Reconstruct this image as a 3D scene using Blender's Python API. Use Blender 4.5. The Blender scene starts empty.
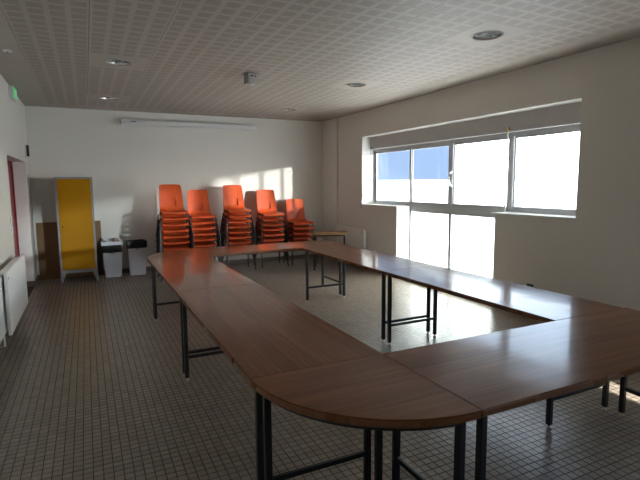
import bpy, bmesh, math, random
from mathutils import Vector, Matrix
random.seed(7)
sc = bpy.context.scene
COL = sc.collection

# ------------------------------------------------------------------ camera
F_PX, YAW, PITCH, ROLL, EYE = 480.7, math.radians(25.818), math.radians(6.639), math.radians(-0.482), 1.6
fw = Vector((math.sin(YAW)*math.cos(PITCH), math.cos(YAW)*math.cos(PITCH), -math.sin(PITCH)))
rt0 = Vector((math.cos(YAW), -math.sin(YAW), 0)); up0 = rt0.cross(fw)
rt = rt0*math.cos(ROLL) + up0*math.sin(ROLL); up = -rt0*math.sin(ROLL) + up0*math.cos(ROLL)
cam_d = bpy.data.cameras.new('camera'); cam = bpy.data.objects.new('camera', cam_d); COL.objects.link(cam)
cam_d.sensor_width = 36; cam_d.lens = F_PX/640*36; cam_d.clip_start = .02; cam_d.clip_end = 2000
M = Matrix((rt, up, -fw)).transposed().to_4x4(); M.translation = (0, 0, EYE); cam.matrix_world = M
sc.camera = cam

# ------------------------------------------------------------------ light
def sun_lamp(name, d, energy, angle, color):
    ld = bpy.data.lights.new(name, 'SUN'); ld.energy = energy; ld.angle = math.radians(angle); ld.color = color
    o = bpy.data.objects.new(name, ld); COL.objects.link(o); d = Vector(d).normalized()
    o.rotation_euler = d.to_track_quat('-Z', 'Y').to_euler(); o.location = -d*60
sun_lamp('sun', (-1, -.05, -1.25), 11.0, .6, (1, .93, .84))                  # high sun facing the window wall, mostly held off by the added slab outside
sun_lamp('added_low_sun', (-1, 2.2, -.18), 2.4, 1.8, (1, .97, .93))          # second sun lamp, added low and flat for the patch on the back wall
SKY_BLUE = (.26, .37, .58); SKY_WHITE = (1, .97, .93); SKY_BLUE_STRENGTH = 1.0; SKY_WHITE_STRENGTH = 8.5; SKY_VEIL = (1.85, 2.35, 3.05)
world = bpy.data.worlds.new('sky'); sc.world = world; world.use_nodes = True
wn, wl = world.node_tree.nodes, world.node_tree.links
wn.clear()
def wnode(t, **k):
    n = wn.new(t)
    for a, b in k.items(): setattr(n, a, b)
    return n
tc = wnode('ShaderNodeTexCoord')
dot = wnode('ShaderNodeVectorMath', operation='DOT_PRODUCT'); wl.new(tc.outputs['Generated'], dot.inputs[0])
dot.inputs[1].default_value = (-math.sin(math.radians(24.4)), math.cos(math.radians(24.4)), 0)   # away from the sun: clear sky
cn = wnode('ShaderNodeTexNoise'); cn.inputs['Scale'].default_value = 3.0; cn.inputs['Detail'].default_value = 5
wl.new(tc.outputs['Generated'], cn.inputs['Vector'])
stz = wnode('ShaderNodeMapping'); stz.inputs['Scale'].default_value = (30, 30, 3); stz.inputs['Rotation'].default_value = (.1, .12, 0)
wl.new(tc.outputs['Generated'], stz.inputs['Vector'])
cs = wnode('ShaderNodeTexNoise'); cs.inputs['Scale'].default_value = 2.2; cs.inputs['Detail'].default_value = 3; wl.new(stz.outputs[0], cs.inputs['Vector'])
a1 = wnode('ShaderNodeMath', operation='MULTIPLY_ADD'); a1.inputs[1].default_value = -.02; wl.new(cn.outputs['Fac'], a1.inputs[0]); wl.new(dot.outputs['Value'], a1.inputs[2])
bank = wnode('ShaderNodeMapRange', interpolation_type='SMOOTHSTEP')
bank.inputs['From Min'].default_value = .387; bank.inputs['From Max'].default_value = .402
bank.inputs['To Min'].default_value = 1; bank.inputs['To Max'].default_value = 0
wl.new(a1.outputs[0], bank.inputs['Value'])
cir = wnode('ShaderNodeMapRange', interpolation_type='SMOOTHSTEP')
cir.inputs['From Min'].default_value = .56; cir.inputs['From Max'].default_value = .75; cir.inputs['To Max'].default_value = .012
wl.new(cs.outputs['Fac'], cir.inputs['Value'])
sepw = wnode('ShaderNodeSeparateXYZ'); wl.new(tc.outputs['Generated'], sepw.inputs[0])
haz = wnode('ShaderNodeMapRange'); haz.inputs['From Min'].default_value = .004; haz.inputs['From Max'].default_value = .007
haz.inputs['To Min'].default_value = 1; haz.inputs['To Max'].default_value = 0; wl.new(sepw.outputs['Z'], haz.inputs['Value'])
low = wnode('ShaderNodeMapRange', interpolation_type='SMOOTHSTEP'); low.inputs['From Min'].default_value = .11; low.inputs['From Max'].default_value = .26
low.inputs['To Min'].default_value = 0; low.inputs['To Max'].default_value = 1; wl.new(sepw.outputs['Z'], low.inputs['Value'])   # bright haze lies low, thin pale veil above it
veil = wnode('ShaderNodeMix', data_type='RGBA'); wl.new(low.outputs[0], veil.inputs['Factor'])
veil.inputs['A'].default_value = tuple(c*SKY_WHITE_STRENGTH for c in SKY_WHITE)+(1,); veil.inputs['B'].default_value = (*SKY_VEIL, 1)
mx1 = wnode('ShaderNodeMath', operation='MAXIMUM'); wl.new(bank.outputs[0], mx1.inputs[0]); wl.new(cir.outputs[0], mx1.inputs[1])
mx2 = wnode('ShaderNodeMath', operation='MAXIMUM'); wl.new(mx1.outputs[0], mx2.inputs[0]); wl.new(haz.outputs[0], mx2.inputs[1])
mixw = wnode('ShaderNodeMix', data_type='RGBA')
mixw.inputs['A'].default_value = tuple(c*SKY_BLUE_STRENGTH for c in SKY_BLUE)+(1,)
wl.new(veil.outputs['Result'], mixw.inputs['B'])
wl.new(mx2.outputs[0], mixw.inputs['Factor'])
bg = wnode('ShaderNodeBackground'); wl.new(mixw.outputs['Result'], bg.inputs['Color'])
wo = wnode('ShaderNodeOutputWorld'); wl.new(bg.outputs[0], wo.inputs[0])
sc.view_settings.view_transform = 'Standard'; sc.view_settings.look = 'None'; sc.view_settings.gamma = 1
sc.view_settings.use_curve_mapping = False
sc.view_settings.exposure = 0.95
sc.cycles.use_denoising = True
sc.cycles.max_bounces = 14; sc.cycles.diffuse_bounces = 8; sc.cycles.glossy_bounces = 5; sc.cycles.transparent_max_bounces = 12
sc.cycles.sample_clamp_indirect = 8

# ------------------------------------------------------------------ materials
def mat(name, color, rough=.5, spec=.5, metal=0, noise=0, nscale=8, emit=None, estr=0, bump=0, bscale=60, coat=0):
    m = bpy.data.materials.new(name); m.use_nodes = True
    nt = m.node_tree; b = nt.nodes['Principled BSDF']
    b.inputs['Base Color'].default_value = (*color, 1); b.inputs['Roughness'].default_value = rough
    b.inputs['Specular IOR Level'].default_value = spec; b.inputs['Metallic'].default_value = metal
    b.inputs['Coat Weight'].default_value = coat; b.inputs['Coat Roughness'].default_value = .08
    t = nt.nodes.new('ShaderNodeTexCoord')
    if noise:
        n = nt.nodes.new('ShaderNodeTexNoise'); n.inputs['Scale'].default_value = nscale; n.inputs['Detail'].default_value = 4
        nt.links.new(t.outputs['Object'], n.inputs['Vector'])
        r = nt.nodes.new('ShaderNodeMapRange'); r.inputs['To Min'].default_value = 1-noise; r.inputs['To Max'].default_value = 1+noise
        nt.links.new(n.outputs['Fac'], r.inputs['Value'])
        v = nt.nodes.new('ShaderNodeVectorMath'); v.operation = 'SCALE'; v.inputs[0].default_value = color
        nt.links.new(r.outputs[0], v.inputs['Scale']); nt.links.new(v.outputs[0], b.inputs['Base Color'])
    if bump:
        n2 = nt.nodes.new('ShaderNodeTexNoise'); n2.inputs['Scale'].default_value = bscale; n2.inputs['Detail'].default_value = 3
        nt.links.new(t.outputs['Object'], n2.inputs['Vector'])
        bp = nt.nodes.new('ShaderNodeBump'); bp.inputs['Strength'].default_value = bump; bp.inputs['Distance'].default_value = .004
        nt.links.new(n2.outputs['Fac'], bp.inputs['Height']); nt.links.new(bp.outputs[0], b.inputs['Normal'])
    if emit:
        b.inputs['Emission Color'].default_value = (*emit, 1); b.inputs['Emission Strength'].default_value = estr
    return m

def wood(name, c1, c2, rough=.2, scale=1.0, spec=.5, coat=0):
    """veneer with its grain along local x"""
    m = bpy.data.materials.new(name); m.use_nodes = True
    nt = m.node_tree; L = nt.links; b = nt.nodes['Principled BSDF']
    t = nt.nodes.new('ShaderNodeTexCoord'); mp = nt.nodes.new('ShaderNodeMapping')
    mp.inputs['Scale'].default_value = (.9*scale, 34*scale, 34*scale); L.new(t.outputs['Object'], mp.inputs['Vector'])
    n = nt.nodes.new('ShaderNodeTexNoise'); n.inputs['Scale'].default_value = 1.6; n.inputs['Detail'].default_value = 6; n.inputs['Roughness'].default_value = .6
    L.new(mp.outputs[0], n.inputs['Vector'])
    mp2 = nt.nodes.new('ShaderNodeMapping'); mp2.inputs['Scale'].default_value = (.6*scale, 5*scale, 5*scale); L.new(t.outputs['Object'], mp2.inputs['Vector'])
    n2 = nt.nodes.new('ShaderNodeTexNoise'); n2.inputs['Scale'].default_value = 2; n2.inputs['Detail'].default_value = 2; L.new(mp2.outputs[0], n2.inputs['Vector'])
    ad = nt.nodes.new('ShaderNodeMath'); ad.operation = 'MULTIPLY_ADD'; ad.inputs[1].default_value = .55
    L.new(n2.outputs['Fac'], ad.inputs[0]); L.new(n.outputs['Fac'], ad.inputs[2])
    r = nt.nodes.new('ShaderNodeValToRGB'); r.color_ramp.elements[0].position = .55; r.color_ramp.elements[1].position = 1.0
    r.color_ramp.elements[0].color = (*c1, 1); r.color_ramp.elements[1].color = (*c2, 1)
    L.new(ad.outputs[0], r.inputs[0]); L.new(r.outputs[0], b.inputs['Base Color'])
    sm = nt.nodes.new('ShaderNodeTexNoise'); sm.inputs['Scale'].default_value = 3.5; sm.inputs['Detail'].default_value = 5; L.new(t.outputs['Object'], sm.inputs['Vector'])
    rr = nt.nodes.new('ShaderNodeMapRange'); rr.inputs['From Min'].default_value = .48; rr.inputs['From Max'].default_value = .68
    rr.inputs['To Min'].default_value = rough*.85; rr.inputs['To Max'].default_value = rough*1.9
    L.new(sm.outputs['Fac'], rr.inputs['Value']); L.new(rr.outputs[0], b.inputs['Roughness'])
    b.inputs['Specular IOR Level'].default_value = spec
    if coat:                                                   # varnish: sharp sheen over a hazier base
        b.inputs['Roughness'].default_value = .285; L.remove(b.inputs['Roughness'].links[0])
        b.inputs['Coat Weight'].default_value = coat; b.inputs['Coat IOR'].default_value = 1.23; L.new(rr.outputs[0], b.inputs['Coat Roughness'])
    return m

def tile_mat():
    m = bpy.data.materials.new('floor_tile'); m.use_nodes = True
    nt = m.node_tree; L = nt.links; b = nt.nodes['Principled BSDF']
    g = nt.nodes.new('ShaderNodeNewGeometry')
    s = nt.nodes.new('ShaderNodeVectorMath'); s.operation = 'SNAP'; s.inputs[1].default_value = (.052, .052, 10)
    ofs = nt.nodes.new('ShaderNodeVectorMath'); ofs.operation = 'ADD'; ofs.inputs[1].default_value = (.83, 1.05, 5)
    L.new(g.outputs['Position'], ofs.inputs[0]); L.new(ofs.outputs[0], s.inputs[0])
    w = nt.nodes.new('ShaderNodeTexWhiteNoise'); w.noise_dimensions = '3D'; L.new(s.outputs[0], w.inputs['Vector'])
    r = nt.nodes.new('ShaderNodeValToRGB'); e = r.color_ramp.elements
    e[0].color = (.245, .200, .158, 1); e[1].color = (.318, .262, .208, 1)
    L.new(w.outputs['Value'], r.inputs[0])
    n = nt.nodes.new('ShaderNodeTexNoise'); n.inputs['Scale'].default_value = 1.4; n.inputs['Detail'].default_value = 4; L.new(g.outputs['Position'], n.inputs['Vector'])
    mr = nt.nodes.new('ShaderNodeMapRange'); mr.inputs['To Min'].default_value = .86; mr.inputs['To Max'].default_value = 1.12; L.new(n.outputs['Fac'], mr.inputs['Value'])
    v = nt.nodes.new('ShaderNodeVectorMath'); v.operation = 'SCALE'; L.new(r.outputs[0], v.inputs[0]); L.new(mr.outputs[0], v.inputs['Scale'])
    L.new(v.outputs[0], b.inputs['Base Color'])
    b.inputs['Roughness'].default_value = .30; b.inputs['Specular IOR Level'].default_value = .5
    return m

P = .592; CX0, CY0 = .104, 3.13           # suspended ceiling grid
def perforated_mat():
    m = bpy.data.materials.new('perforated_panel'); m.use_nodes = True
    nt = m.node_tree; L = nt.links; b = nt.nodes['Principled BSDF']
    t = nt.nodes.new('ShaderNodeTexCoord')
    sc_ = nt.nodes.new('ShaderNodeVectorMath'); sc_.operation = 'SCALE'; sc_.inputs['Scale'].default_value = 4/P
    L.new(t.outputs['Object'], sc_.inputs[0])
    fr = nt.nodes.new('ShaderNodeVectorMath'); fr.operation = 'FRACTION'; L.new(sc_.outputs[0], fr.inputs[0])
    sb = nt.nodes.new('ShaderNodeVectorMath'); sb.operation = 'SUBTRACT'; sb.inputs[1].default_value = (.5, .5, 0); L.new(fr.outputs[0], sb.inputs[0])
    ab = nt.nodes.new('ShaderNodeVectorMath'); ab.operation = 'ABSOLUTE'; L.new(sb.outputs[0], ab.inputs[0])
    sp = nt.nodes.new('ShaderNodeSeparateXYZ'); L.new(ab.outputs[0], sp.inputs[0])
    mx = nt.nodes.new('ShaderNodeMath'); mx.operation = 'MAXIMUM'; L.new(sp.outputs['X'], mx.inputs[0]); L.new(sp.outputs['Y'], mx.inputs[1])
    lt = nt.nodes.new('ShaderNodeMath'); lt.operation = 'LESS_THAN'; lt.inputs[1].default_value = .355; L.new(mx.outputs[0], lt.inputs[0])
    mi = nt.nodes.new('ShaderNodeMix'); mi.data_type = 'RGBA'
    mi.inputs['A'].default_value = (.415, .372, .328, 1); mi.inputs['B'].default_value = (.325, .286, .248, 1)   # the pin holes drink part of the light
    L.new(lt.outputs[0], mi.inputs['Factor']); L.new(mi.outputs['Result'], b.inputs['Base Color'])
    b.inputs['Roughness'].default_value = .55; b.inputs['Specular IOR Level'].default_value = .3
    return m

def glass_mat(name='window_glass', tint=(.95, .97, .97)):
    m = bpy.data.materials.new(name); m.use_nodes = True
    nt = m.node_tree; nt.nodes.clear()
    o = nt.nodes.new('ShaderNodeOutputMaterial'); t = nt.nodes.new('ShaderNodeBsdfTransparent'); t.inputs[0].default_value = (*tint, 1)
    gl = nt.nodes.new('ShaderNodeBsdfGlossy'); gl.inputs['Roughness'].default_value = .02
    lw_ = nt.nodes.new('ShaderNodeLayerWeight'); lw_.inputs['Blend'].default_value = .5
    pw = nt.nodes.new('ShaderNodeMath'); pw.operation = 'POWER'; pw.inputs[1].default_value = 5; nt.links.new(lw_.outputs['Facing'], pw.inputs[0])
    f = nt.nodes.new('ShaderNodeMath'); f.operation = 'MULTIPLY_ADD'; f.inputs[1].default_value = .9; f.inputs[2].default_value = .04; nt.links.new(pw.outputs[0], f.inputs[0])
    mx = nt.nodes.new('ShaderNodeMixShader'); nt.links.new(f.outputs[0], mx.inputs[0]); nt.links.new(t.outputs[0], mx.inputs[1]); nt.links.new(gl.outputs[0], mx.inputs[2])
    nt.links.new(mx.outputs[0], o.inputs[0])
    return m

def frosted_mat():
    m = bpy.data.materials.new('frosted_glass'); m.use_nodes = True
    nt = m.node_tree; nt.nodes.clear()
    o = nt.nodes.new('ShaderNodeOutputMaterial'); t = nt.nodes.new('ShaderNodeBsdfTranslucent'); t.inputs[0].default_value = (.88, .93, .92, 1)
    gl = nt.nodes.new('ShaderNodeBsdfGlossy'); gl.inputs['Roughness'].default_value = .2
    mx = nt.nodes.new('ShaderNodeMixShader'); mx.inputs[0].default_value = .05; nt.links.new(t.outputs[0], mx.inputs[1]); nt.links.new(gl.outputs[0], mx.inputs[2])
    nt.links.new(mx.outputs[0], o.inputs[0])
    return m
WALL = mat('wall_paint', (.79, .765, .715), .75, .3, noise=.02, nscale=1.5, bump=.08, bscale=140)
LEFT_DIMMED = mat('dimmed_wall_paint', (.62, .602, .555), .75, .3, noise=.02, nscale=1.5, bump=.08, bscale=140)  # wall paint darkened: the left side's dimness is put into its colour
PLASTER = mat('white_paint', (.80, .79, .76), .6, .3)
TILE = tile_mat(); GROUT = mat('grout', (.105, .088, .072), .85, .2)
PLINTH = mat('plinth_tile', (.20, .155, .12), .45, .4, noise=.1, nscale=6)
PERF = perforated_mat(); PLAIN = mat('plain_panel', (.415, .372, .328), .55, .3); VOID = mat('plenum_dark', (.06, .055, .05), .9, .1)
ALU = mat('window_aluminium', (.50, .52, .54), .45, .5); GAP_BLACK = mat('gap_black', (.015, .015, .018), .6)
BOXP = mat('shutter_box_paint', (.50, .475, .45), .6, .3); GLASS = glass_mat(); TINTED = glass_mat('tinted_glass', (.52, .56, .58)); CLEARISH = glass_mat('lightly_tinted_glass', (.80, .82, .83)); FROSTED = frosted_mat()  # both tints are there to dim light through the added window
WOOD = wood('table_veneer', (.135, .042, .012), (.240, .086, .029), .11, spec=.03, coat=.8)
WOOD_EDGE = wood('table_edge', (.16, .062, .025), (.24, .10, .043), .3)
PALE_WOOD = wood('pale_table_veneer', (.17, .075, .030), (.25, .12, .05), .30)
PALE_EDGE = wood('pale_table_edge', (.42, .25, .10), (.50, .31, .13), .4)
STEEL = mat('black_steel', (.018, .019, .022), .35, .5); FOOTM = mat('levelling_foot', (.62, .56, .45), .35, .5, metal=.6)
ORANGE = mat('orange_plastic', (.66, .095, .024), .34, .5, noise=.05, nscale=9)
LEGM = mat('dark_chair_tube', (.030, .020, .018), .4, .5)
YELLOW = mat('yellow_paint', (.42, .20, .0), .45, .25, noise=.03, nscale=4); GREY = mat('grey_paint', (.30, .32, .34), .45, .4)
DARK = mat('black_plastic', (.015, .015, .016), .5); BROWN = mat('brown_board', (.235, .135, .065), .55, .3, noise=.08, nscale=5)
WHITEP = mat('white_plastic', (.74, .77, .84), .4, .5); LINER = mat('bin_liner', (.010, .010, .012), .28, .6, bump=.6, bscale=22)
PAPER = mat('white_paper', (.78, .78, .77), .8, .2); CARD = mat('brown_card', (.33, .25, .17), .8, .2)
CHROME = mat('chrome', (.75, .75, .76), .16, .5, metal=1); ENAMEL = mat('white_enamel', (.74, .74, .73), .4, .5)
RADM = mat('radiator_enamel', (.88, .88, .87), .35, .5); RED = mat('red_paint', (.23, .012, .025), .4, .5); BRASS = mat('brass', (.55, .40, .15), .35, .5, metal=.9)
GREEN = mat('exit_green', (.02, .42, .12), .4, .5, emit=(.03, .6, .16), estr=.35)
SNOW = mat('pale_ground', (.80, .80, .80), .9, .2, noise=.05, nscale=.2)
LABELM = mat('grey_label', (.25, .26, .27), .6)

# ------------------------------------------------------------------ mesh helpers
class MB:
    def __init__(s): s.v = []; s.f = []
    def add(s, vs, fs):
        n = len(s.v); s.v += [tuple(v) for v in vs]; s.f += [tuple(i+n for i in f) for f in fs]; return s
    def box(s, x0, x1, y0, y1, z0, z1):
        return s.add([(x, y, z) for z in (z0, z1) for y in (y0, y1) for x in (x0, x1)],
                     [(0, 2, 3, 1), (4, 5, 7, 6), (0, 1, 5, 4), (2, 6, 7, 3), (0, 4, 6, 2), (1, 3, 7, 5)])
    def tube(s, pts, r, n=8, caps=True):
        """round tube through points; r a number or one per point"""
        pts = [Vector(p) for p in pts]; rs = r if isinstance(r, (list, tuple)) else [r]*len(pts)
        rings = []
        for i, p in enumerate(pts):
            d = (pts[min(i+1, len(pts)-1)]-pts[max(i-1, 0)]).normalized()
            a = d.cross(Vector((0, 0, 1)) if abs(d.z) < .9 else Vector((1, 0, 0))).normalized(); b = d.cross(a)
            rings.append([p+(a*math.cos(2*math.pi*k/n)+b*math.sin(2*math.pi*k/n))*rs[i] for k in range(n)])
        vs = [v for q in rings for v in q]; fs = []
        for i in range(len(pts)-1):
            for k in range(n): fs.append((i*n+k, i*n+(k+1) % n, (i+1)*n+(k+1) % n, (i+1)*n+k))
        if caps: fs += [tuple(range(n-1, -1, -1)), tuple(range((len(pts)-1)*n, len(pts)*n))]
        return s.add(vs, fs)
    def lathe(s, prof, n=24, c=(0, 0, 0), close=False):
        vs = [(c[0]+r*math.cos(2*math.pi*k/n), c[1]+r*math.sin(2*math.pi*k/n), c[2]+z) for r, z in prof for k in range(n)]
        fs = [(i*n+k, i*n+(k+1) % n, (i+1)*n+(k+1) % n, (i+1)*n+k) for i in range(len(prof)-1) for k in range(n)]
        if close: fs += [tuple(range(n-1, -1, -1)), tuple(range((len(prof)-1)*n, len(prof)*n))]
        return s.add(vs, fs)
    def prism(s, poly, z0, z1):
        n = len(poly)
        return s.add([(x, y, z0) for x, y in poly]+[(x, y, z1) for x, y in poly],
                     [tuple(range(n-1, -1, -1)), tuple(range(n, 2*n))]+[(k, (k+1) % n, n+(k+1) % n, n+k) for k in range(n)])
    def build(s, name, m, parent=None, bevel=0, smooth=False, loc=None):
        me = bpy.data.meshes.new(name); me.from_pydata(s.v, [], s.f); me.update()
        bm = bmesh.new(); bm.from_mesh(me); bmesh.ops.recalc_face_normals(bm, faces=bm.faces); bm.to_mesh(me); bm.free()
        if smooth:
            me.polygons.foreach_set('use_smooth', [True]*len(me.polygons)); me.set_sharp_from_angle(angle=math.radians(40))
        me.materials.append(m)
        o = bpy.data.objects.new(name, me); COL.objects.link(o)
        if parent: o.parent = parent
        if loc: o.location = loc
        if bevel:
            b = o.modifiers.new('bevel', 'BEVEL'); b.width = bevel; b.segments = 2; b.limit_method = 'ANGLE'
        return o
def box(name, m, x0, x1, y0, y1, z0, z1, parent=None, bevel=0): return MB().box(x0, x1, y0, y1, z0, z1).build(name, m, parent, bevel)
def thing(name, label, cat, loc=(0, 0, 0), rz=0, group=None):
    o = bpy.data.objects.new(name, None); COL.objects.link(o); o.empty_display_size = .1
    o.location = loc; o.rotation_euler = (0, 0, rz); return tag(o, label, cat, group)
def tag(o, label, cat, group=None):
    o['label'] = label; o['category'] = cat
    if group: o['group'] = group
    return o
def struct(o, label=None, cat=None):
    o['kind'] = 'structure'
    if label: o['label'] = label
    if cat: o['category'] = cat
    return o
def copy_tree(o, parent=None):
    c = o.copy(); COL.objects.link(c); c.parent = parent
    for ch in list(o.children): copy_tree(ch, c)
    return c
def holder(name, label, cat):
    o = bpy.data.objects.new(name, None); COL.objects.link(o); return struct(o, label, cat)

# ------------------------------------------------------------------ room shell
XL, XR, YB, YR, ZC = -.83, 4.675, 9.45, -6.2, 2.925
XW = 5.02                                                     # outer face of the window wall
TOP = ZC+.32
struct(box('wall_back', WALL, XL-.4, XW, YB, YB+.3, -.2, TOP), 'pale painted back wall behind the stacked orange chairs', 'wall')
struct(box('wall_rear', WALL, XL-.4, XW, YR-.3, YR, -.2, TOP), 'pale painted wall behind the camera', 'wall')
# left wall with a deep doorway
DY0, DY1, DZ = 6.93, 8.90, 1.985
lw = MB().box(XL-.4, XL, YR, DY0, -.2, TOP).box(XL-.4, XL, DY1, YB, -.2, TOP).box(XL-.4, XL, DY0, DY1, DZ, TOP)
struct(lw.build('wall_left', LEFT_DIMMED), 'pale painted left wall with the red doorway', 'wall')
# window wall
B1 = (3.413, 7.83); SILL, LINT = 1.207, 2.465
B2 = (-4.3, 2.5)
LO = (4.54, 6.70)
rw = MB()
rw.box(XR, XW, YR, B2[0], -.2, TOP).box(XR, XW, B2[1], B1[0], -.2, TOP).box(XR, XW, B1[1], 8.78, -.2, TOP).box(XR-.035, XW, 8.78, YB, -.2, TOP)
rw.box(XR, XW, B1[0], B1[1], LINT, TOP).box(XR, XW, B2[0], B2[1], LINT, TOP)
rw.box(XR, XW, B1[0], LO[0], -.2, SILL).box(XR, XW, LO[1], B1[1], -.2, SILL).box(XR, XW, LO[0], LO[1], -.2, .06)
rw.box(XR, XW, B2[0], B2[1], -.2, SILL)
struct(rw.build('wall_right', WALL), 'pale painted right wall with the long window', 'wall')
# plinths
struct(box('baseboard_back', PLINTH, XL, XR-.047, YB-.012, YB, 0, .085), 'brown tile plinth along the back wall', 'baseboard')
struct(MB().box(XL, XL+.012, YR, DY0, 0, .085).box(XL, XL+.012, DY1, YB-.012, 0, .085).box(XL-.17, XL, DY1-.012, DY1, 0, .085).build('baseboard_left', PLINTH), 'brown tile plinth along the left wall', 'baseboard')
struct(MB().box(XR-.012, XR, LO[1], 8.768, 0, .085).box(XR-.047, XR-.035, 8.768, YB, 0, .085).box(XR-.012, XR, YR, LO[0], 0, .085).build('baseboard_right', PLINTH), 'brown tile plinth below the window', 'baseboard')

# floor: grout bed, tiles
floor = struct(box('floor', GROUT, XL-.4, XR+.03, YR, YB, -.2, -.0022), 'floor of small brown square tiles with dark joints', 'floor')
TP, G0 = .052, .0056
ring = dict(A=.610, B=1.304, C=2.582, D=3.256, N0=1.296, N1=1.982, F0=5.911, F1=6.585)
def hidden_by_table(p):
    d = p-Vector((0, 0, EYE)); t = (.745-EYE)/d.z
    x, y = d.x*t, d.y*t
    return ring['A']-.02 < x < ring['D']+.02 and ring['N0']-.02 < y < ring['F1'] and not (ring['B'] < x < ring['C'] and ring['N1'] < y < ring['F0'])
def pix(p):
    d = p-Vector((0, 0, EYE)); z = d.dot(fw)
    if z < .1: return None
    return 320+F_PX*d.dot(rt)/z, 240-F_PX*d.dot(up)/z, z
cells = []
nx, ny = int((XR+.03-XL)/TP)+1, int((YB+1.05)/TP)+1
for j in range(ny):
    y0 = -1.05+j*TP; y1 = min(y0+TP-G0, YB)
    if j % 76 == 75: y1 -= .004                               # expansion joint
    if y1-y0 < .01: continue
    for i in range(nx):
        x0 = XL+i*TP; x1 = min(x0+TP-G0, XR+.03)
        if x1-x0 > .01: cells.append((x0, x1, y0, y1))
seen = []
for k, (x0, x1, y0, y1) in enumerate(cells):
    if x1-x0 < TP-G0-.001 or y1-y0 < TP-G0-.001: continue
    c = Vector(((x0+x1)/2, (y0+y1)/2, 0)); q = pix(c)
    if q and 4 < q[0] < 636 and 4 < q[1] < 476 and not hidden_by_table(c): seen.append((q[2], k))
seen.sort(); single = set(k for _, k in seen[:300])
rest = MB(); proto = None
def tile_faces(n): return [(n+4, n+5, n+6, n+7), (n, n+1, n+5, n+4), (n+1, n+2, n+6, n+5), (n+2, n+3, n+7, n+6), (n+3, n, n+4, n+7)]
for k, (x0, x1, y0, y1) in enumerate(cells):
    if k in single:
        w = TP-G0
        if proto is None:
            e = .0008
            proto = MB().add([(0, 0, -.0028), (w, 0, -.0028), (w, w, -.0028), (0, w, -.0028), (e, e, 0), (w-e, e, 0), (w-e, w-e, 0), (e, w-e, 0)], tile_faces(0)).build('floor_tile', TILE, floor)
            t = proto
        else: t = proto.copy(); COL.objects.link(t)
        t.location = (x0, y0, 0)
    else:
        n = len(rest.v)
        rest.v += [(x0, y0, -.0028), (x1, y0, -.0028), (x1, y1, -.0028), (x0, y1, -.0028), (x0, y0, 0), (x1, y0, 0), (x1, y1, 0), (x0, y1, 0)]
        rest.f += tile_faces(n)
me = bpy.data.meshes.new('floor_tile_field'); me.from_pydata(rest.v, [], rest.f); me.materials.append(TILE)
ft = bpy.data.objects.new('floor_tile_field', me); COL.objects.link(ft); ft.parent = floor; ft['kind'] = 'stuff'
rt_ = box('rear_floor_paving', TILE, XL, XR, YR, -1.06, -.0022, 0, floor)

# ceiling: slab, panels
ceil = struct(box('ceiling', VOID, XL-.4, XW, YR, YB, ZC+.25, TOP+.1), 'suspended ceiling of perforated square panels', 'ceiling')
LIGHTS = [(.400, 5.794), (.400, 8.162), (3.360, 8.162), (3.360, 5.794), (3.360, 3.426)]
REAR_LIGHTS = [(.400, 3.426)]
protos = {}
def panel_mesh(kind, w, d):
    key = (kind, round(w, 3), round(d, 3))
    if key in protos: return protos[key]
    mb = MB(); T = .014
    if kind == 'hole':
        n = 32; r = .132
        def sq(a):
            c, s = math.cos(a), math.sin(a); k = max(abs(c), abs(s)); return c/k, s/k
        ang = [math.pi/4+2*math.pi*k/n for k in range(n)]
        vs = []
        for z in (0, T):
            vs += [(w/2+r*math.cos(a), d/2+r*math.sin(a), z) for a in ang]
            vs += [(w/2+sq(a)[0]*w/2, d/2+sq(a)[1]*d/2, z) for a in ang]
        fs = []
        for k in range(n):
            k2 = (k+1) % n
            fs += [(k, k2, n+k2, n+k), (2*n+k, 3*n+k, 3*n+k2, 2*n+k2), (k, 2*n+k, 2*n+k2, k2), (n+k, n+k2, 3*n+k2, 3*n+k)]
        mb.add(vs, fs)
    else: mb.box(0, w, 0, d, 0, T)
    o = mb.build('ceiling_panel', PERF if kind == 'perf' else PLAIN, ceil)
    protos[key] = o; o['_used'] = 0
    return o
def panel(kind, x, y, w, d):
    o = panel_mesh(kind, w, d)
    if o['_used']: o = o.copy(); COL.objects.link(o)
    else: o['_used'] = 1
    o.location = (x, y, ZC)
xs = [XL]+[CX0+P*k for k in range(-1, 8)]+[XR+.03]
k0 = math.floor((YR-CY0)/P)+1
ys = [YR]+[CY0+P*k for k in range(k0, 11)]+[YB]
for i in range(len(xs)-1):
    for j in range(len(ys)-1):
        w, d = xs[i+1]-xs[i], ys[j+1]-ys[j]
        edge = i == 0 or i == len(xs)-2 or j == 0 or j == len(ys)-2
        lit = any(xs[i] < lx < xs[i+1] and ys[j] < ly < ys[j+1] for lx, ly in LIGHTS)
        panel('plain' if edge else ('hole' if lit else 'perf'), xs[i]+.002, ys[j]+.002, w-.004, d-.004)
for o in protos.values(): del o['_used']
for o in ceil.children:
    if '_used' in o: del o['_used']

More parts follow.
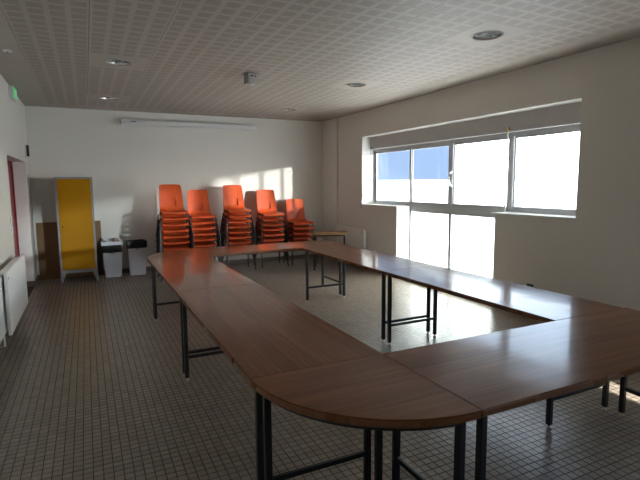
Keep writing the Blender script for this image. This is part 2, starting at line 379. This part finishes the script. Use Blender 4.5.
# ------------------------------------------------------------------ window
def window_unit(name, label, y0, y1, muls, low, handle_at, glass):
    W = holder(name, label, 'window')
    xa, xb = XR+.270, XR+.302                                  # frame depth
    zt, zb = 2.235, 1.215
    box('outer_frame', ALU, xa, xb, y0, y1, zt-.05, zt, W); box('outer_frame', ALU, xa, xb, y0, y1, zb, zb+.045, W)
    edges = [y0]+muls+[y1]
    for y in (y0+.02, y1-.02): box('outer_frame', ALU, xa, xb, y-.02, y+.02, zb+.045, zt-.05, W)
    MW = {4.553: .040, 5.69: .045}
    for y in muls: box('mullion', ALU, xa-.01, xb, y-MW.get(y, .022), y+MW.get(y, .022), zb+.045, zt-.05, W, .003)
    for a, b in zip(edges[:-1], edges[1:]):
        a2 = a+(.04 if a == y0 else MW.get(a, .022)); b2 = b-(.04 if b == y1 else MW.get(b, .022))
        s = MB()
        zz0, zz1 = zb+.045, zt-.05
        s.box(xa+.004, xb-.004, a2, a2+.018, zz0, zz1).box(xa+.01, xb-.01, b2-.018, b2, zz0, zz1)
        s.box(xa+.004, xb-.004, a2+.018, b2-.018, zz0, zz0+.03).box(xa+.004, xb-.004, a2+.018, b2-.018, zz1-.03, zz1)
        sash = s.build('sash', ALU, W)
        box('glass_pane', glass if b < y1 or name == 'window_1' else CLEARISH, xa+.014, xa+.018, a2+.018, b2-.018, zz0+.03, zz1-.03, sash)
    if low:
        l0, l1, lm = low
        s = MB().box(xa, xb, l0, l1, zb-.09, zb).box(xa, xb, l0, l1, .06, .12).box(xa, xb, l0, l0+.035, .12, zb-.09).box(xa, xb, l1-.035, l1, .12, zb-.09)
        lf = s.build('lower_frame', ALU, W)
        box('lower_mullion', ALU, xa-.005, xb, lm-.028, lm+.028, .12, zb-.09, W, .003)
        for a, b in ((l0+.035, lm-.028), (lm+.028, l1-.035)): box('glass_pane', FROSTED, xa+.014, xa+.018, a, b, .12, zb-.09, lf)
    sb = box('shutter_box', BOXP, XR+.19, XW, y0, y1, zt, LINT, W)
    box('shutter_box_edge', ALU, XR+.18, XR+.19, y0, y1, zt, zt+.022, sb)
    if handle_at:
        h = MB().tube([(xa-.010, handle_at, 1.55), (xa-.055, handle_at, 1.58), (xa-.072, handle_at, 1.66), (xa-.055, handle_at, 1.74), (xa-.010, handle_at, 1.77)], .016, 8)
        h.build('handle', ENAMEL, W, smooth=True)
    return W
m1 = [4.553, 5.69, 6.69]
W1 = window_unit('window_1', 'long aluminium window with four upper panes and two tall lower panes', B1[0], B1[1], m1, (LO[0], LO[1], 5.69), 5.655, GLASS)
box('gap_strip', GAP_BLACK, XR+.262, XR+.272, B1[1]-.075, B1[1]-.045, 1.262, 2.182, W1)  # black strip standing in for the dark gap beside the far pane
W2 = window_unit('added_window', 'aluminium window added out of view behind the camera to let in light', B2[0], B2[1], [-3.2, -2.1, -1.0, .1, 1.3], None, None, TINTED)  # unseen window, added for the light it throws into the room
# sills
struct(MB().box(XR-.012, XR+.265, LO[1]-.01, B1[1], SILL-.004, SILL+.012).build('trim_1', PLASTER, bevel=.003), 'white window sill board at the far end of the window', 'sill')
struct(MB().box(XR-.012, XR+.265, B1[0], LO[0]+.06, SILL-.004, SILL+.012).build('trim_2', PLASTER, bevel=.003), 'white window sill board at the near end of the window', 'sill')
struct(box('trim_3', PLASTER, XR, XR+.265, B1[1]-.004, B1[1], SILL+.012, LINT), 'white plastered reveal at the far end of the window', 'trim')
struct(box('trim_4', PLASTER, XR, XR+.265, LO[1]-.004, LO[1], .0, SILL-.004), 'white plastered reveal beside the lower panes', 'trim')
struct(box('trim_5', PLASTER, XR, XR+.19, B1[0], B1[1]-.004, LINT-.004, LINT), 'white plastered soffit above the window', 'trim')
# daylight sampling through the openings
def portal(y0, y1, z0, z1, x):
    d = bpy.data.lights.new('daylight_portal', 'AREA'); d.shape = 'RECTANGLE'; d.size = y1-y0; d.size_y = z1-z0; d.cycles.is_portal = True
    o = bpy.data.objects.new('daylight_portal', d); COL.objects.link(o); o.location = (x, (y0+y1)/2, (z0+z1)/2)
    o.rotation_euler = Matrix(((0, 0, 1), (1, 0, 0), (0, 1, 0))).to_euler()
portal(B1[0], B1[1], 1.2, 2.24, XW+.02); portal(LO[0], LO[1], .06, 1.2, XW+.02); portal(B2[0], B2[1], 1.2, 2.24, XW+.02)
# outside
struct(MB().box(XW, 5.658, YR-.3, 2.95, 2.66, 2.84).box(XW, 6.1, 2.95, 10.2, 2.66, 2.84).build('sun_block_slab', PLASTER), 'unseen slab added over the windows to hold off the high sun', 'sun_block_slab')  # added out of view to keep the high sun off most of the glass
struct(box('ground', SNOW, XW, 600, -500, 600, -.5, -.15), 'bright pale ground outside the window', 'ground')

# ------------------------------------------------------------------ doorway
D = holder('door_1', 'red painted double door set deep in the left wall', 'door')
dx = XL-.17
box('door_frame', RED, dx-.06, dx, DY1-.07, DY1, 0, DZ, D); box('door_frame', RED, dx-.06, dx, DY0, DY0+.07, 0, DZ, D); box('door_frame', RED, dx-.06, dx, DY0+.07, DY1-.07, DZ-.07, DZ, D)
ym = (DY0+DY1)/2
for a, b in ((DY0+.073, ym-.002), (ym+.002, DY1-.073)):
    lf = box('door_leaf', RED, dx-.055, dx-.015, a, b, .006, DZ-.073, D, .002)
    hy = b-.08 if a < ym-.5 else a+.08
    MB().tube([(dx-.015, hy, 1.02), (dx+.03, hy, 1.02), (dx+.03, hy+(-.11 if a < ym-.5 else .11), 1.02)], .009, 8).build('handle', CHROME, lf, smooth=True)
struct(box('trim_6', PLASTER, XL-.17, XL, DY1-.003, DY1, .085, DZ), 'white reveal of the red doorway', 'trim')
box('wall_back_of_door', WALL, XL-.5, XL-.4, DY0-.2, DY1+.2, -.2, DZ+.2)
bpy.data.objects['wall_back_of_door'].name = 'wall_corridor'; struct(bpy.data.objects['wall_corridor'], 'plain wall behind the red doors', 'wall')

# ------------------------------------------------------------------ tables
ZT, TH = .745, .034
LEG = .032
def leg(parent, x, y, top=ZT-TH):
    l = box('leg', STEEL, x-LEG/2, x+LEG/2, y-LEG/2, y+LEG/2, .028, top, parent, .004)
    f = MB().lathe([(.004, .03), (.007, .03), (.007, .012), (.016, .010), (.017, .002), (.015, 0), (.002, 0)], 10, (x, y, 0)); f.build('foot', FOOTM, l, smooth=True)
def rect_table(label, length, width, cx, cy, rz, top=WOOD, edge=WOOD_EDGE, zt=ZT, name='meeting_table', group='tables of the ring', rail=.2, inset=.052, rails=True, apron=.19):
    T = thing(name, label, 'table', (cx, cy, 0), rz, group)
    a, b = length/2-.002, width/2-.0012
    box('table_top', top, -a, a, -b, b, zt-.006, zt, T, .0015)
    box('edge_band', edge, -a+.001, a-.001, -b+.001, b-.001, zt-TH, zt-.006, T, .002)
    for sx in (-1, 1):
        for sy in (-1, 1): leg(T, sx*(a-inset), sy*(b-inset), zt-TH)
        if rails: box('end_rail', STEEL, sx*(a-inset)-.011, sx*(a-inset)+.011, -(b-inset)+LEG/2, (b-inset)-LEG/2, rail-.013, rail+.013, T, .003)
        box('top_rail', STEEL, sx*(a-inset)-.014, sx*(a-inset)+.014, -(b-inset)+LEG/2, (b-inset)-LEG/2, zt-TH-.016, zt-TH-.0005, T)
    for sy in (-1, 1): box('apron_rail', STEEL, -(a-inset)+.015, (a-inset)-.015, sy*(b-apron)-.012, sy*(b-apron)+.012, zt-TH-.030, zt-TH-.0005, T)
    return T
A, B, C_, D_ = ring['A'], ring['B'], ring['C'], ring['D']; N0, N1, F0, F1 = ring['N0'], ring['N1'], ring['F0'], ring['F1']
YS = 3.955; LN = YS-N1; LF = F0-YS
rect_table('brown veneer table on the left side of the ring, nearer the camera', LN, B-A, (A+B)/2, (N1+YS)/2, math.pi/2)
rect_table('brown veneer table on the left side of the ring, nearer the bins', LF, B-A, (A+B)/2, (YS+F0)/2, math.pi/2)
rect_table('brown veneer table on the window side of the ring, nearer the camera', LN-.02, D_-C_, (C_+D_)/2, N1+(LN-.02)/2, math.pi/2)
rect_table('brown veneer table on the window side of the ring, nearer the chairs', F0-N1-LN+.02, D_-C_, (C_+D_)/2, (N1+LN-.02+F0)/2, math.pi/2)
rect_table('brown veneer table across the near end of the ring, reflecting the window', D_+.02-B, N1-N0, (B+D_+.02)/2, (N0+N1)/2, 0)
rect_table('brown veneer table across the far end of the ring, before the chair stacks', D_-B, F1-F0, (B+D_)/2, (F0+F1)/2, 0)
def corner_table(label, cx, cy, rx, ry):
    """quarter-round table: straight edges meet at the inner corner (cx, cy), rx / ry the signed radii"""
    T = thing('corner_table', label, 'table', (cx, cy, 0), 0, 'tables of the ring')
    n = 28; s = .002
    ax, ay = math.copysign(1, rx), math.copysign(1, ry)
    def poly(k): return [(ax*s, ay*s)]+[(ax*s+(rx-ax*(s+k))*math.cos(math.pi/2*q/n), ay*s+(ry-ay*(s+k))*math.sin(math.pi/2*q/n)) for q in range(n+1)]
    MB().prism(poly(0), ZT-.006, ZT).build('table_top', WOOD, T); MB().prism(poly(.001), ZT-TH, ZT-.006).build('edge_band', WOOD_EDGE, T)
    # curved steel apron
    k = .035; pr = []
    for rr in (k, k+.022): pr.append([((rx-ax*rr)*math.cos(math.pi/2*q/n), (ry-ay*rr)*math.sin(math.pi/2*q/n)) for q in range(2, n-1)])
    MB().prism(pr[0]+pr[1][::-1], ZT-TH-.030, ZT-TH-.0005).build('apron_rail', STEEL, T)
    i = .055
    for x, y in ((ax*i, ay*i), (rx-ax*i, ay*i), (ax*i, ry-ay*i)): leg(T, x, y)
    box('top_rail', STEEL, min(ax*i, rx-ax*i)+LEG/2, max(ax*i, rx-ax*i)-LEG/2, ay*i-.012, ay*i+.012, ZT-TH-.03, ZT-TH-.0005, T)
    box('top_rail', STEEL, ax*i-.012, ax*i+.012, min(ay*i, ry-ay*i)+LEG/2, max(ay*i, ry-ay*i)-LEG/2, ZT-TH-.03, ZT-TH-.0005, T)
corner_table('quarter-round brown veneer corner table closest to the camera', B, N1, -(B-A), -(N1-N0))
corner_table('quarter-round brown veneer corner table at the far left, beside the bins', B, F0, -(B-A), F1-F0)
# small table against the radiator
rect_table('small brown table with pale wooden edge standing alone before the wall radiator', .635, .44, 4.01, 7.88, math.radians(-29), PALE_WOOD, PALE_EDGE, .722, 'small_table', None, rails=False, inset=.04, apron=.04)

# ------------------------------------------------------------------ chairs
def chair_proto():
    C = thing('stacking_chair', 'orange chair', 'chair')
    prof = [(-.226, .414), (-.221, .427), (-.205, .434), (-.15, .440), (-.08, .440), (0, .440), (.06, .444), (.11, .453), (.145, .470), (.168, .497),
            (.183, .530), (.192, .560), (.201, .590), (.209, .620), (.217, .650), (.228, .69), (.241, .74), (.254, .79), (.267, .84), (.276, .875), (.281, .895), (.285, .905)]
    hw = [.203, .211, .214, .214, .213, .211, .209, .206, .203, .201, .200, .200, .199, .198, .197, .195, .192, .189, .186, .182, .176, .160]
    U = [-1, -.93, -.8, -.62, -.45, -.3, -.15, 0, .15, .3, .45, .62, .8, .93, 1]
    bm = bmesh.new(); g = []
    for i, ((y, z), w) in enumerate(zip(prof, hw)):
        s = max(0, min(1, (z-.45)/.10)) if y > .1 else 0
        row = []
        for u in U:
            dz = (1-s)*.016*abs(u)**3*(1 if i > 1 else .2); dy = -s*.026*u*u
            if i == len(prof)-1: dz -= .004*abs(u)**4
            row.append(bm.verts.new((u*w, y+dy, z+dz)))
        g.append(row)
    for i in range(len(prof)-1):
        for j in range(len(U)-1):
            if 10 <= i <= 13 and 4 <= j <= 9: continue            # hand hole
            bm.faces.new((g[i][j], g[i][j+1], g[i+1][j+1], g[i+1][j]))
    bmesh.ops.recalc_face_normals(bm, faces=bm.faces)
    bmesh.ops.solidify(bm, geom=bm.faces[:], thickness=.0045)
    bmesh.ops.recalc_face_normals(bm, faces=bm.faces)
    me = bpy.data.meshes.new('shell'); bm.to_mesh(me); bm.free()
    me.polygons.foreach_set('use_smooth', [True]*len(me.polygons)); me.set_sharp_from_angle(angle=math.radians(50)); me.materials.append(ORANGE)
    o = bpy.data.objects.new('shell', me); COL.objects.link(o); o.parent = C
    for sx in (-1, 1):
        MB().tube([(sx*.17, -.14, .422), (sx*.212, -.150, .412), (sx*.230, -.155, .385), (sx*.272, -.262, .004)], [.010, .011, .0115, .0125], 8).build('leg', LEGM, C, smooth=True)
        MB().tube([(sx*.17, .08, .422), (sx*.212, .085, .412), (sx*.230, .090, .385), (sx*.268, .210, .004)], [.010, .011, .0115, .0125], 8).build('leg', LEGM, C, smooth=True)
    MB().tube([(-.17, .09, .424), (-.17, -.14, .420), (-.15, -.175, .415), (.15, -.175, .415), (.17, -.14, .420), (.17, .09, .424), (-.17, .09, .424)], .0115, 8).build('seat_frame', LEGM, C, smooth=True)  # frame under the seat; its dark front tube is added to darken stack gaps
    return C
proto = chair_proto(); used = False
ORD = ['topmost', 'second from the top', 'third from the top', 'fourth from the top', 'fifth from the top', 'sixth from the top', 'seventh from the top', 'eighth from the top']
STK = [(1.327, 8.79, 8, 'in the stack nearest the bins'), (1.84, 9.0, 7, 'in the second stack from the bins'), (2.52, 9.085, 8, 'in the middle stack of five'),
       (3.22, 9.2, 7, 'in the fourth stack from the bins'), (3.855, 9.21, 5, 'in the shortest stack, nearest the window wall')]
for (x, y, n, where) in STK:
    for k in range(n):
        o = proto if not used else copy_tree(proto); used = True
        o.location = (x+random.uniform(-.004, .004), y-.285-.003*k , (.1015 if x < 2 else .0985)*k); o.rotation_euler = (0, 0, random.uniform(-.012, .012))
        pos = 'bottom' if k == 0 else ORD[n-1-k]
        o['label'] = f'orange plastic chair, {pos} one {where}'; o['group'] = 'stacked orange chairs'

# ------------------------------------------------------------------ locker
K = thing('metal_locker', 'tall grey metal locker with a single yellow door on splayed legs', 'locker', (-.17, 8.885, 0))
hw, zt, zb, dp = .277, 1.748, .165, .50
MB().box(-hw, hw, .02, dp, zb+.03, zt).build('body', GREY, K, bevel=.004)
fr = MB().box(-hw, -hw+.028, 0, .02, zb+.03, zt).box(hw-.028, hw, 0, .02, zb+.03, zt).box(-hw+.028, hw-.028, 0, .02, zt-.028, zt).box(-hw+.028, hw-.028, 0, .02, zb+.03, zb+.05)
fr.build('front_frame', GREY, K)
dr = box('door', YELLOW, -hw+.031, hw-.031, .002, .0195, zb+.053, zt-.031, K, .003)
MB().tube([(-hw+.075, .002, .935), (-hw+.075, -.012, .935)], .012, 12).build('lock', DARK, dr)
for z in (.42, 1.55): MB().tube([(hw-.031, -.003, z-.04), (hw-.031, -.003, z+.04)], .005, 8).build('hinge', GREY, dr)
box('base_frame', GREY, -hw, hw, 0, dp, zb, zb+.03, K)
for sx in (-1, 1):
    for y in (.001, dp-.031):
        q = MB(); x1, x2 = sx*hw, sx*(hw-.075); x3, x4 = sx*(hw+.012), sx*(hw-.022)
        q.add([(x1, y, zb), (x2, y, zb), (x2, y+.03, zb), (x1, y+.03, zb), (x3, y, 0), (x4, y, 0), (x4, y+.03, 0), (x3, y+.03, 0)],
              [(0, 1, 2, 3), (7, 6, 5, 4), (0, 4, 5, 1), (1, 5, 6, 2), (2, 6, 7, 3), (3, 7, 4, 0)])
        q.build('leg', GREY, K)
bd = MB().box(-.79, .205, YB-.034, YB-.013, 0, .985).build('wall_board', BROWN, bevel=.003)
tag(bd, 'brown wooden board standing on the floor behind the yellow locker', 'board')

# ------------------------------------------------------------------ bins
def bin_(label, x, y, h, lid):
    T = thing('waste_bin', label, 'bin', (x, y, 0), 0, 'white waste bins by the wall')
    b, t = .132, .158; db, dt = .10, .125
    n = [(-b, -db), (b, -db), (b, db), (-b, db)]; m = [(-t, -dt), (t, -dt), (t, dt), (-t, dt)]
    q = MB().add([(*p, 0) for p in n]+[(*p, h) for p in m]+[(px*.965, py*.955, h) for px, py in m]+[(px*.96, py*.95, .012) for px, py in n],
                 [(3, 2, 1, 0)]+[(k, (k+1) % 4, 4+(k+1) % 4, 4+k) for k in range(4)]+[(4+k, 4+(k+1) % 4, 8+(k+1) % 4, 8+k) for k in range(4)]
                 + [(8+k, 8+(k+1) % 4, 12+(k+1) % 4, 12+k) for k in range(4)]+[(12, 13, 14, 15)])
    bo = q.build('body', WHITEP, T, bevel=.008)
    box('grip', LABELM, -.03, .03, -dt*.98-.003, -dt*.98+.004, h-.14, h-.128, bo)
    # liner folded over the rim, wavy hem
    N = 64; vs = []; fs = []
    def per(u, ex):
        w, d = t+ex, dt+ex; L = 4*(w+d); s = (u % 1)*L
        if s < 2*w: return -w+s, -d
        s -= 2*w
        if s < 2*d: return w, -d+s
        s -= 2*d
        if s < 2*w: return w-s, d
        return -w, d-(s-2*w)
    rnd = random.Random(int(x*100))
    j = [rnd.uniform(-.006, .006) for _ in range(N)]
    rows = [(.0, .006, -.118), (.0, .011, -.06), (.0, .013, -.005), (.0, .009, .008), (0, -.012, .006), (0, -.018, -.10)]
    for r, (_, ex, dz) in enumerate(rows):
        for k in range(N):
            px, py = per(k/N, ex+j[k]*.5*(1 if r < 4 else .3)); vs.append((px, py, h+dz+(j[k]*1.4 if r in (0, 3) else 0)))
    for r in range(len(rows)-1):
        for k in range(N): fs.append((r*N+k, r*N+(k+1) % N, (r+1)*N+(k+1) % N, (r+1)*N+k))
    MB().add(vs, fs).build('liner', LINER, T, smooth=True)
    if lid:
        q = MB(); z0, z1 = h+.014, h+.075
        for (ax, ay, ax2, ay2) in ((-t-.016, -dt-.016, t+.016, -dt+.016), (-t-.016, dt-.016, t+.016, dt+.016), (-t-.016, -dt+.016, -t+.016, dt-.016), (t-.016, -dt+.016, t+.016, dt-.016)):
            q.box(ax, ax2, ay, ay2, z0, z1)
        q.build('lid_rim', WHITEP, T, bevel=.006)
        box('lid_flap', WHITEP, -t+.02, t-.02, dt-.03, dt-.018, z1, z1+.05, T, .004)
    return T
bin_('white plastic bin with black liner and white rim, heaped with paper', .36, 9.20, .555, True)
bin_('white plastic bin with black liner and no lid', .765, 9.20, .61, False)
def crumple(name, label, cat, m, c, r, sq, seed):
    bm = bmesh.new(); bmesh.ops.create_icosphere(bm, subdivisions=2, radius=1); rn = random.Random(seed)
    for v in bm.verts:
        k = rn.uniform(.72, 1.12); v.co = Vector((v.co.x*r*k*sq[0], v.co.y*r*k*sq[1], v.co.z*r*k*sq[2]))
    lo = min(v.co.z for v in bm.verts)
    for v in bm.verts: v.co.z -= lo
    me = bpy.data.meshes.new(name); bm.to_mesh(me); bm.free(); me.materials.append(m)
    o = bpy.data.objects.new(name, me); COL.objects.link(o); o.location = c; tag(o, label, cat)
crumple('crumpled_paper', 'crumpled white paper lying in the rimmed white bin', 'paper', PAPER, (.30, 9.20, .56), .066, (1.0, .9, .75), 3)
crumple('crumpled_wrapper', 'crumpled brown wrapper on top of the rimmed white bin', 'wrapper', CARD, (.425, 9.19, .60), .055, (1.0, .9, .8), 5)

# ------------------------------------------------------------------ projection screen
S = thing('projection_screen', 'rolled-up projection screen in a long white case on the back wall', 'screen', (1.88, YB-.07, 2.725))
MB().box(-1.245, 1.245, -.045, .045, -.036, .046).build('case', ENAMEL, S, bevel=.012)
for sx in (-1, 1): MB().box(sx*1.255-.012, sx*1.255+.012, -.05, .05, -.045, .052).build('end_cap', GREY if sx < 0 else ENAMEL, S, bevel=.008)
MB().tube([(-1.2, -.012, -.046), (1.2, -.012, -.046)], .011, 10).build('bottom_bar', ENAMEL, S, smooth=True)
MB().tube([(-.05, -.012, -.05), (-.045, -.012, -.075), (0, -.012, -.085), (.045, -.012, -.075), (.05, -.012, -.05)], .006, 6).build('pull_handle', ENAMEL, S, smooth=True)
box('label_plate', LABELM, -1.09, -1.0, -.0465, -.045, .002, .022, S)
for x in (-1.0, 1.0): box('bracket', ENAMEL, x-.02, x+.02, .045, .07, -.02, .05, S)

# ------------------------------------------------------------------ ceiling fittings
LL = ['round recessed downlight above the left side of the table ring', 'round recessed downlight above the yellow locker, near the back wall', 'round recessed downlight near the back wall on the window side',
      'round recessed downlight halfway along the window side', 'largest round recessed downlight, closest to the camera beside the window']
def downlight(label, x, y):
    T = thing('downlight', label, 'ceiling light', (x, y, ZC), 0, 'recessed ceiling downlights')
    MB().lathe([(.128, .012), (.128, -.001), (.140, -.007), (.146, -.006), (.148, -.0005), (.134, .0)], 32).build('rim', PLAIN, T, smooth=True)
    MB().lathe([(.126, .010), (.118, .05), (.10, .085), (.06, .105), (.001, .11)], 32).build('reflector', CHROME, T, smooth=True)
    for k in range(3): box('louvre', CHROME, -.115+.0, .115, -.055+.055*k-.002, -.055+.055*k+.002, .012, .045, T)
    for k in range(2): box('louvre', CHROME, -.04+.08*k-.002, -.04+.08*k+.002, -.10, .10, .012, .045, T)
    for sx in (-1, 1): MB().tube([(sx*.03, -.07, .07), (sx*.03, .07, .07)], .012, 10).build('lamp_tube', ENAMEL, T, smooth=True)
for l, (x, y) in zip(LL, LIGHTS): downlight(l, x, y)
B_ = thing('ceiling_sensor', 'small grey box fixed to the ceiling between the downlights', 'sensor', (1.86, 5.72, ZC), math.radians(8))
box('mounting_plate', GREY, -.075, .075, -.075, .075, -.012, 0, B_, .003)
cb = box('housing', mat('sensor_grey', (.42, .41, .39), .5), -.062, .062, -.062, .062, -.125, -.012, B_, .006)
box('vent', DARK, -.03, .005, -.0635, -.062, -.045, -.032, cb); box('vent', DARK, .022, .042, -.0635, -.062, -.045, -.032, cb)
MB().lathe([(.001, -.140), (.028, -.138), (.034, -.126)], 16).build('lens', ENAMEL, B_, smooth=True)
Dt = thing('smoke_detector', 'small white round fitting on the ceiling close to the left wall', 'detector', (-.61, 5.716, ZC))
MB().lathe([(.04, 0), (.04, -.010), (.034, -.016), (.001, -.018)], 20).build('body', ENAMEL, Dt, smooth=True)
MB().lathe([(.012, -.017), (.011, -.022), (.001, -.0225)], 14).build('sensor_cap', DARK, Dt, smooth=True)

# ------------------------------------------------------------------ things on the left wall
X_ = thing('exit_sign', 'green emergency exit sign high on the left wall under the ceiling', 'sign', (XL, 7.68, 2.825))
box('body', ENAMEL, 0, .062, -.17, .17, -.074, .074, X_, .008)
ef = box('sign_face', GREEN, .062, .066, -.155, .155, -.068, .068, X_)
px = MB()
px.box(.066, .0675, .06, .11, -.05, .055)                                # doorway
px.box(.066, .0675, -.115, -.065, -.008, .008)                            # arrow shaft
px.add([(.0672, -.06, .03), (.0672, -.06, -.03), (.0672, -.03, 0)], [(0, 1, 2)])
px.tube([(.0672, .012, .035), (.0672, .03, .0), (.0672, .045, -.045)], .006, 5); px.tube([(.0672, .03, .0), (.0672, -.005, -.04)], .006, 5); px.tube([(.0672, .018, .025), (.0672, -.012, .012)], .005, 5)
px.tube([(.0672, .008, .045), (.0672, .006, .06)], .009, 6)
px.build('pictogram', ENAMEL, ef)
H = thing('wall_handset', 'dark device on a white backplate high on the left wall by the corner', 'wall device', (XL, 9.03, 2.16))
box('backplate', ENAMEL, 0, .02, -.05, .07, -.11, .10, H, .004); box('handset', DARK, .02, .055, -.045, .012, -.085, .095, H, .008)
def switch(label, y, z, name='wall_switch'):
    T = thing(name, label, 'switch', (XL, y, z), 0, 'switches on the left wall')
    p = box('plate', ENAMEL, 0, .01, -.042, .042, -.042, .042, T, .003); box('rocker', ENAMEL, .01, .015, -.022, .022, -.03, .03, p, .002)
switch('upper white wall switch beside the red doorway', 6.80, 1.20); switch('lower white wall switch beside the red doorway', 6.80, 1.075)
switch('small white wall plate between the red doorway and the corner', 9.20, 1.80)

def radiator(label, x, y0, y1, z0, z1, sgn, back=.0):
    """flat panel convector; sgn +1 faces +x, -1 faces -x; x is the wall face"""
    R = thing('panel_radiator', label, 'radiator', (x, (y0+y1)/2, 0), 0, 'white panel radiators')
    h = (y1-y0)/2
    def bx(nm, m, a, b, c, d, e, f, par, bev=0): return box(nm, m, min(sgn*a, sgn*b), max(sgn*a, sgn*b), c, d, e, f, par, bev)
    bx('back_body', RADM, .035, .085, -h+.05-back, h-.05, z0+.03, z1-.03, R, .004)
    fp = bx('front_panel', RADM, .105, .135, -h, h, z0, z1, R, .006)
    for k in (-.3, .3): bx('spacer', ENAMEL, .085, .105, k-.02, k+.02, z0+.1, z1-.1, R)
    bx('top_grille', GREY, .09, .104, -h+.03, h-.03, z1-.035, z1-.028, R)
    for k in (-h+.2, h-.2): bx('bracket', ENAMEL, .0015, .035, k-.02, k+.02, z0+.1, z1-.1, R)
    MB().tube([(sgn*.136, -h+.045, z1-.06), (sgn*.139, -h+.045, z1-.06)], .012, 10).build('thermostat_knob', GREY, fp)
    MB().tube([(sgn*.06, -h+.08, z0+.03), (sgn*.06, -h+.08, .10), (sgn*.003, -h+.08, .10)], .008, 8).build('pipe', ENAMEL, R, smooth=True)
radiator('white panel radiator low on the left wall before the red doorway', XL, 5.18, 6.60, .22, .815, 1, back=.35)
radiator('white panel radiator on the window wall behind the small table', XR, 7.55, 8.61, .20, .765, -1)

# ------------------------------------------------------------------ shutter cranks, outlet
k1 = thing('shutter_crank', 'thin grey crank rod hanging slantwise at the far end of the window', 'crank rod', (XR, 7.74, 1.2), 0, 'shutter crank rods')
MB().tube([(.17, .03, 1.05), (-.035, .065, .02), (-.036, .066, -.06)], .007, 8).build('rod', GREY, k1, smooth=True)
box('bracket', GREY, .15, .19, .01, .05, 1.035, 1.075, k1, .004)
k2 = thing('shutter_crank', 'white crank rod with brass hook hanging by the last near pane', 'crank rod', (XR+.16, 4.53, 1.2), 0, 'shutter crank rods')
MB().tube([(0, 0, 1.03), (0, 0, .1), (0, 0, .03)], [.011, .011, .008], 8).build('rod', ENAMEL, k2, smooth=True)
MB().tube([(.03, 0, 1.07), (.0, 0, 1.10), (-.02, 0, 1.075), (0, 0, 1.03)], .012, 8).build('hook', BRASS, k2, smooth=True)
oo = thing('wall_socket', 'small dark socket low on the window wall above the table edge', 'socket', (XR, 3.95, .36))
box('plate', mat('socket_grey', (.10, .10, .08), .5), -.012, 0, -.045, .045, -.045, .045, oo, .004); MB().tube([(-.012, 0, 0), (-.02, 0, 0)], .02, 12).build('insert', DARK, oo)
